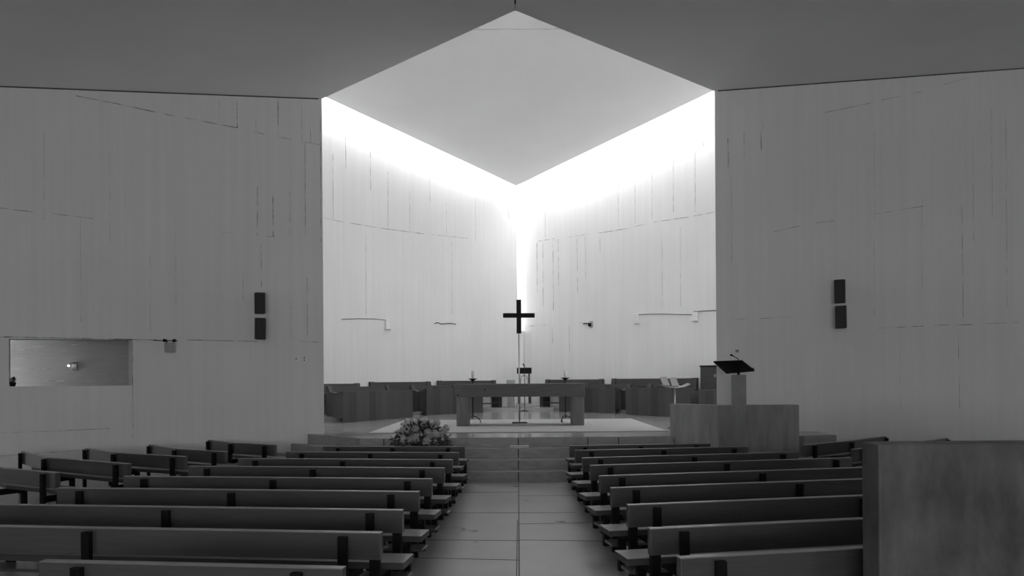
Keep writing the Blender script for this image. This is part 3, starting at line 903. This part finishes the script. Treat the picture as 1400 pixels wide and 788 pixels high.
# presider's chair in the corner
y = 26.9
px0 = at(716.8, 520, y)
ch = thing('presider_chair', 'tall dark presider chair with a boxy headrest in front of the white corner', 'chair', (px0.x, y, DAIS))
ztp = at(716.8, 503, y).z - DAIS; zbt = at(716.8, 511.2, y).z - DAIS
MB().bx(-0.26, 0.26, -0.03, 0.05, zbt, ztp).build('headrest', 'black', ch, 0.008)
for s in (-1, 1):
    MB().bx(s * 0.17 - 0.03, s * 0.17 + 0.03, 0.0, 0.05, 0.12, zbt).build('post', 'choir_dark', ch, 0.004)
    MB().bx(s * 0.20 - 0.03, s * 0.20 + 0.03, -0.42, -0.36, 0.12, 0.42).build('leg', 'choir_dark', ch, 0.004)
MB().bx(-0.25, 0.25, -0.45, 0.0, 0.40, 0.47).build('seat', 'black', ch, 0.01)
MB().bx(-0.30, 0.30, -0.55, 0.15, 0.0, 0.12).build('plinth', 'stone', ch, 0.008)
arch = [(-0.13, -0.0, 0.52), (-0.13, 0, 0.95), (-0.09, 0, 1.06), (0, 0, 1.11), (0.09, 0, 1.06), (0.13, 0, 0.95), (0.13, 0, 0.52)]
MB().tube(arch, 0.016, 8).build('back_hoop', 'pillar', ch)
# pale side cabinet beside the chair
pc = at(703, 520, 26.8)
sc_o = thing('side_table', 'pale stone side block left of the presider chair', 'side table', (pc.x - 0.12, 26.75, DAIS))
MB().bx(-0.13, 0.13, -0.2, 0.2, 0, 0.82).build('block', 'pillar', sc_o, 0.01)
MB().bx(-0.15, 0.15, -0.22, 0.22, 0.82, 0.94).build('top_slab', 'stone', sc_o, 0.008)
# microphone stand in front of it
pm = at(717.5, 561, 25.7)
ms = thing('microphone_stand', 'thin black microphone stand before the presider chair', 'microphone stand', (pm.x, 25.75, PLAT))
MB().lathe((0, 0, 0), [(0.14, 0), (0.14, 0.012), (0.03, 0.03), (0.0, 0.03)], 18).build('base', 'black', ms)
MB().tube([(0, 0, 0.02), (0, 0, 1.5)], 0.011, 8).build('pole', 'black', ms)
MB().tube([(0, 0, 1.48), (-0.02, -0.03, 1.54), (-0.04, -0.1, 1.58)], [0.014, 0.018, 0.024], 8).build('microphone', 'black', ms)

# music stand with open books
ym = 16.4
pt_ = at(922.5, 540, ym)
st = thing('music_stand', 'slim steel music stand with a shallow tray behind the ambo', 'music stand', (pt_.x, ym, PLAT))
zt_ = at(922, 528.5, ym).z - PLAT
MB().lathe((0, 0, 0), [(0.16, 0), (0.16, 0.015), (0.03, 0.03), (0, 0.03)], 18).build('base', 'black', st)
MB().tube([(0, 0, 0.02), (0, 0, zt_ - 0.03)], 0.013, 10).build('stem', 'steel', st)
tr = [at(x, yv, ym) - Vector((pt_.x, ym, PLAT)) for x, yv in ((905, 528), (910, 530), (922, 531.5), (934, 530), (942, 526.5))]
m = MB()
lo_ = []
for v in tr:
    lo_.append(v)
for i in range(len(tr) - 1):
    p_, q_ = tr[i], tr[i + 1]
    m.hexa([(p_.x, -0.16, p_.z), (q_.x, -0.16, q_.z), (q_.x, 0.16, q_.z + 0.02), (p_.x, 0.16, p_.z + 0.02)],
           [(p_.x, -0.16, p_.z + 0.02), (q_.x, -0.16, q_.z + 0.02), (q_.x, 0.16, q_.z + 0.04), (p_.x, 0.16, p_.z + 0.04)])
m.build('tray', 'pillar', st)
def book(label, quad, depth, th=0.03):
    v = [at(x, yv, ym - 0.02 + dy) for x, yv, dy in quad]
    c = sum(v, Vector()) / 4
    o = thing('book', label, 'book', (c.x, c.y, min(q.z for q in v)), 0, 'books on the music stand')
    loc = Vector(o.location)
    n_ = (v[1] - v[0]).cross(v[3] - v[0]).normalized()
    if n_.y < 0: n_ = -n_
    w = [q - loc for q in v]
    MB().hexa([tuple(q) for q in w], [tuple(q + n_ * th) for q in w]).build('pages', 'paper', o)
    MB().hexa([tuple(q + n_ * th) for q in w], [tuple(q + n_ * (th + 0.008)) for q in w]).build('cover', 'black', o)
book('open pale book leaning on the music stand, left of the two', [(907, 526.6, -0.02), (916, 527.2, -0.02), (911.5, 515.5, 0.1), (902.5, 515.8, 0.1)], 0.03)
book('open pale book leaning on the music stand, right of the two', [(919, 527.6, -0.02), (928, 527.6, -0.02), (924.5, 516, 0.1), (915.5, 516.6, 0.1)], 0.03)
# small dark hymn books on the right desks
def hymn(label, p, rz, w=0.2, tilt=-0.23):
    o = thing('hymn_book', label, 'book', p, rz, 'hymn books on the choir desks')
    R = Matrix.Rotation(tilt, 3, 'X')
    m = MB(); m.box(R @ Vector((0, 0, 0.02)), (w, 0.15, 0.028), R); m.build('cover', 'black', o, 0.003)
    m = MB(); m.box(R @ Vector((0, 0.004, 0.02)), (w - 0.008, 0.148, 0.02), R); m.build('pages', 'paper', o)
def on_desk(a, b, s, h=0.80):
    a, b = Vector(a), Vector(b)
    d = (b - a).normalized(); n_ = Vector((-d.y, d.x))
    p = a + d * s + n_ * 0.17
    return (p.x, p.y, PLAT + h - 0.018), math.atan2(d.y, d.x)
for lab, A, B, s in (('dark hymn book on the desk behind the right altar leg', (1.34, 25.15), (2.98, 23.6), 1.9),
                     ('dark hymn book at the near end of the desk by the ambo corner', (3.18, 22.7), (4.62, 20.55), 0.55),
                     ('dark hymn book towards the ambo end of the desk by the ambo corner', (3.18, 22.7), (4.62, 20.55), 1.3),
                     ('dark hymn book on the desk behind the left altar leg', (-2.76, 23.2), (-1.14, 25.0), 0.5)):
    p, rz = on_desk(A, B, s)
    hymn(lab, p, rz)

# ------------------------------------------------------------------ wall fittings
def fit(px, py, W):
    p, d, n = W
    v = on_wall(px, py, p, d)
    return v, math.atan2(d.y, d.x)
WL = (AL, -DL, None); WR = (AR, DR, None); WSL = (PLW, DLW, None); WSR = (PRW, DRW, None)
def loudspeaker(label, px, py0, py1, W, yaw, tilt):
    v0, rz = fit(px, py1, W)
    v1, _ = fit(px, py0, W)
    h = v1.z - v0.z
    o = thing('loudspeaker', label, 'loudspeaker', v0, rz, 'wall loudspeakers')
    R = Matrix.Rotation(yaw, 3, 'Z') @ Matrix.Rotation(tilt, 3, 'X')
    c = Vector((0, -0.20, h / 2))
    m = MB(); m.box(c, (0.19, 0.2, h), R); m.build('case', 'speaker', o, 0.012)
    m = MB(); m.box(c + R @ Vector((0, -0.103, 0)), (0.165, 0.012, h - 0.03), R); m.build('grille', 'speaker', o, 0.004)
    m = MB(); m.bx(-0.025, 0.025, -0.13, 0.0, h / 2 - 0.05, h / 2 + 0.05); m.build('wall_bracket', 'black', o, 0.004)
loudspeaker('upper dark loudspeaker of the pair on the left nave wall', 356.5, 402, 430.5, WL, 0.15, 0.06)
loudspeaker('lower dark loudspeaker of the pair on the left nave wall', 357, 436, 465, WL, 0.2, 0.10)
loudspeaker('upper dark loudspeaker of the pair on the right nave wall', 1146, 384.5, 416, WR, -0.2, 0.06)
loudspeaker('lower dark loudspeaker of the pair on the right nave wall', 1147.5, 419.5, 450, WR, -0.25, 0.10)

def plate(name, label, cat, px, py, w, h, W, group=None, m1='plastic', slot='black', dep=0.02, knobs=1):
    v, rz = fit(px, py, W)
    o = thing(name, label, cat, v, rz, group)
    MB().bx(-w / 2, w / 2, -dep, 0.006, -h / 2, h / 2).build('cover_plate', m1, o, min(w, h, dep) * 0.15)
    for k in range(knobs):
        zz = (k - (knobs - 1) / 2) * h * 0.42
        MB().bx(-w * 0.16, w * 0.16, -dep - 0.006, -dep + 0.002, zz - h * 0.09, zz + h * 0.09).build('rocker', slot, o)
    return o
plate('light_switch', 'left one of two small white switches on the left nave wall', 'switch', 405, 491, 0.085, 0.115, WL, 'switches', knobs=1)
plate('light_switch', 'right one of two small white switches on the left nave wall', 'switch', 416.2, 491, 0.085, 0.115, WL, 'switches', knobs=2)
plate('wall_socket', 'small dark twin socket on the wall above the lectern microphone', 'socket', 1007.8, 480.3, 0.07, 0.055, WR, m1='stone', slot='black', knobs=2)
plate('light_switch', 'upper of two faint white switches high above the lectern', 'switch', 1009.5, 461.5, 0.10, 0.06, WR, 'faint switches', m1='white', slot='seam')
plate('light_switch', 'lower of two faint white switches high above the lectern', 'switch', 1009.5, 467, 0.10, 0.06, WR, 'faint switches', m1='white', slot='seam')
# emergency lamp on the left wall
v, rz = fit(233, 475, WL)
o = thing('emergency_lamp', 'boxy white emergency lamp with two small heads on the left nave wall', 'lamp', v, rz)
MB().bx(-0.09, 0.09, -0.11, 0.006, -0.10, 0.085).build('housing', 'stone', o, 0.01)
for s in (-1, 1):
    MB().tube([(s * 0.05, -0.05, 0.085), (s * 0.06, -0.06, 0.12), (s * 0.085, -0.09, 0.125), (s * 0.09, -0.11, 0.125)], [0.01, 0.02, 0.032, 0.03], 10).build('lamp_head', 'black', o)
MB().tube([(-0.30, -0.008, 0.13), (-0.05, -0.01, 0.128), (0.13, -0.008, 0.125)], 0.008, 6).build('cable', 'black', o)

def box_light(label, px, py, w, h, W, group='white boxes on the sanctuary walls'):
    v, rz = fit(px, py, W)
    o = thing('junction_box', label, 'junction box', v, rz, group)
    MB().bx(-w / 2, w / 2, -0.08, 0.006, -h / 2, h / 2).build('housing', 'plastic', o, 0.008)
    MB().bx(-w / 2 - 0.01, w / 2 + 0.01, -0.09, 0.004, -h / 2 - 0.02, -h / 2).build('base_lip', 'seam', o)
    return o
box_light('small white box on the left sanctuary wall at the end of a cable', 529, 444, 0.15, 0.30, WSL)
box_light('white box on the right sanctuary wall at the cable end nearer the cross', 871.5, 436.5, 0.13, 0.29, WSR)
box_light('white box on the right sanctuary wall nearest the nave wall', 951, 433, 0.17, 0.27, WSR)
def cable(label, pts, W, r=0.011, group='wall cables'):
    vs = [fit(x, y_, W)[0] for x, y_ in pts]
    d = W[1]
    n_ = Vector((d.y, -d.x, 0))
    if n_.y > 0: n_ = -n_
    c = vs[0]
    m = MB(); m.tube([v - c + n_ * 0.012 for v in vs], r, 6)
    o = m.build('wall_cable', 'black', None, 0, c)
    tag(o, label, 'cable', group)
cable('thin cable leading to the white box on the left sanctuary wall', [(467, 437), (470, 436.8), (490, 436), (510, 436.3), (527, 438)], WSL, 0.009)
cable('short dark cable with a kink midway along the left sanctuary wall', [(594, 442.5), (598, 441.3), (603, 443.3), (612, 442.3), (620, 443), (623, 443.6)], WSL, 0.013)
cable('thin cable between the two white boxes on the right sanctuary wall', [(869, 430.8), (886, 430), (905, 429.6), (925, 430.2), (948, 430.6)], WSR, 0.010)
cable('thin cable from the last white box to the right nave wall', [(949, 426.3), (955, 426.2), (966, 425.3), (980, 424.8)], WSR, 0.012)
v, rz = fit(806.5, 442, WSR)
o = thing('wall_bracket', 'small dark swivel bracket on the right sanctuary wall', 'bracket', v, rz)
MB().bx(-0.28, -0.02, -0.03, 0.006, -0.02, 0.01).build('arm', 'black', o, 0.003)
MB().lathe((0.03, -0.05, -0.06), [(0.0, -0.06), (0.05, -0.05), (0.06, 0.0), (0.05, 0.05), (0, 0.06)], 14).build('swivel', 'black', o)
MB().bx(0.0, 0.14, -0.02, 0.006, -0.16, 0.06).build('wall_plate', 'stone', o, 0.004)

# passage lamp and sill plant seen through the opening
v = at(99.5, 500.5, 17.19)
o = thing('wall_lamp', 'small lit lamp on the passage wall seen through the opening', 'lamp', (v.x, 17.2, v.z))
MB().bx(0.0, 0.10, -0.04, 0.0, -0.11, 0.08).build('back_plate', 'steel', o, 0.006)
MB().tube([(0.05, -0.04, 0.05), (0.05, -0.11, 0.06), (0.0, -0.14, 0.04)], 0.012, 8).build('arm', 'steel', o)
MB().lathe((-0.02, -0.14, 0.0), [(0.0, -0.024), (0.02, -0.018), (0.025, 0.0), (0.018, 0.02), (0, 0.026)], 14).build('bulb', 'lamp', o)
sx_ = at(17.5, 528, wall_l(-9.3) + 0.16)
o = thing('potted_plant', 'small dark potted plant on the left end of the opening sill', 'plant', (sx_.x, sx_.y, oz0))
MB().lathe((0, 0, 0), [(0.04, 0), (0.055, 0.07), (0.058, 0.075), (0.0, 0.068)], 14).build('pot', 'black', o)
m = MB()
m.tube([(0, 0, 0.06), (0.005, 0, 0.16)], 0.008, 6)
for i in range(60):
    a = random.uniform(0, 6.28); t = Vector((math.cos(a), math.sin(a) * 0.7, random.uniform(-0.3, 1.0))).normalized()
    c = Vector((0, 0, random.uniform(0.07, 0.15)))
    w = t.cross(Vector((0, 0, 1))).normalized() * 0.012
    l = random.uniform(0.05, 0.11)
    m.face([c, c + t * l * .5 + w, c + t * l - Vector((0, 0, 0.01)), c + t * l * .5 - w])
m.build('foliage', 'leaf', o)

# ------------------------------------------------------------------ light: daylight through roof slots, corner slit, rear band and added side openings
w = bpy.data.worlds.new('overcast_sky')
sc.world = w
w.use_nodes = True
bg = w.node_tree.nodes['Background']
bg.inputs[0].default_value = (1, 1, 1, 1)
bg.inputs[1].default_value = 8.0

def portal(name, loc, normal, along, sx, sy):
    l = bpy.data.lights.new(name, 'AREA')
    l.shape = 'RECTANGLE'
    l.size, l.size_y = sx, sy
    l.cycles.is_portal = True
    o = bpy.data.objects.new(name, l)
    C.objects.link(o)
    z = -Vector(normal).normalized()
    x = Vector(along).normalized()
    y_ = z.cross(x).normalized()
    x = y_.cross(z)
    o.matrix_world = Matrix((x, y_, z)).transposed().to_4x4()
    o.location = loc
    return o
portal('roof_slot_light_left', (-3.9, 23.5, pz(23.2) + 0.3), (0, 0, -1), (-1, -1, 0.22), 9.5, 1.0)
portal('roof_slot_light_right', (3.8, 23.9, pz(23.6) + 0.45), (0, 0, -1), (1, -1, 0.22), 11.0, 1.3)
portal('corner_slit_light', (-0.55, CL + 1.0, 6.3), (1, -1, 0), (1, 1, 0), 0.6, 6.2)
for nm, (a_, b_), sg in (('added_opening_light_left', RWL, 1), ('added_opening_light_right', RWR, -1)):
    m_ = (a_ + b_) / 2
    portal(nm, (m_.x - sg * 0.15, m_.y, (SZ0 + SZ1) / 2), (sg, 0, 0), (b_.x - a_.x, b_.y - a_.y, 0), (b_ - a_).length, SZ1 - SZ0)
portal('rear_band_light', (0, BACK - 0.31, (WZ0 + WZ1) / 2), (0, 1, 0), (1, 0, 0), 2 * WX, WZ1 - WZ0)

# ------------------------------------------------------------------ camera and colour
cam = bpy.data.cameras.new('camera')
co = bpy.data.objects.new('camera', cam)
C.objects.link(co)
cam.sensor_width = 36
cam.sensor_fit = 'HORIZONTAL'
cam.lens = F / 1400 * 36
cam.shift_x = -(CX - 700) / 1400
cam.shift_y = (CY - 394) / 1400
cam.clip_start = 0.05
R = Matrix.Rotation(math.radians(90), 4, 'X') @ Matrix.Rotation(-ROLL, 4, 'Z')
co.matrix_world = Matrix.Translation((0, 0, H)) @ R
sc.camera = co
sc.view_settings.view_transform = 'Standard'
sc.view_settings.look = 'None'
sc.view_settings.exposure = 0.0
sc.view_settings.gamma = 1.0
sc.view_settings.use_curve_mapping = False
sc.cycles.max_bounces = 14
sc.cycles.diffuse_bounces = 10
sc.cycles.glossy_bounces = 4
sc.cycles.use_denoising = True
sc.cycles.sample_clamp_indirect = 10
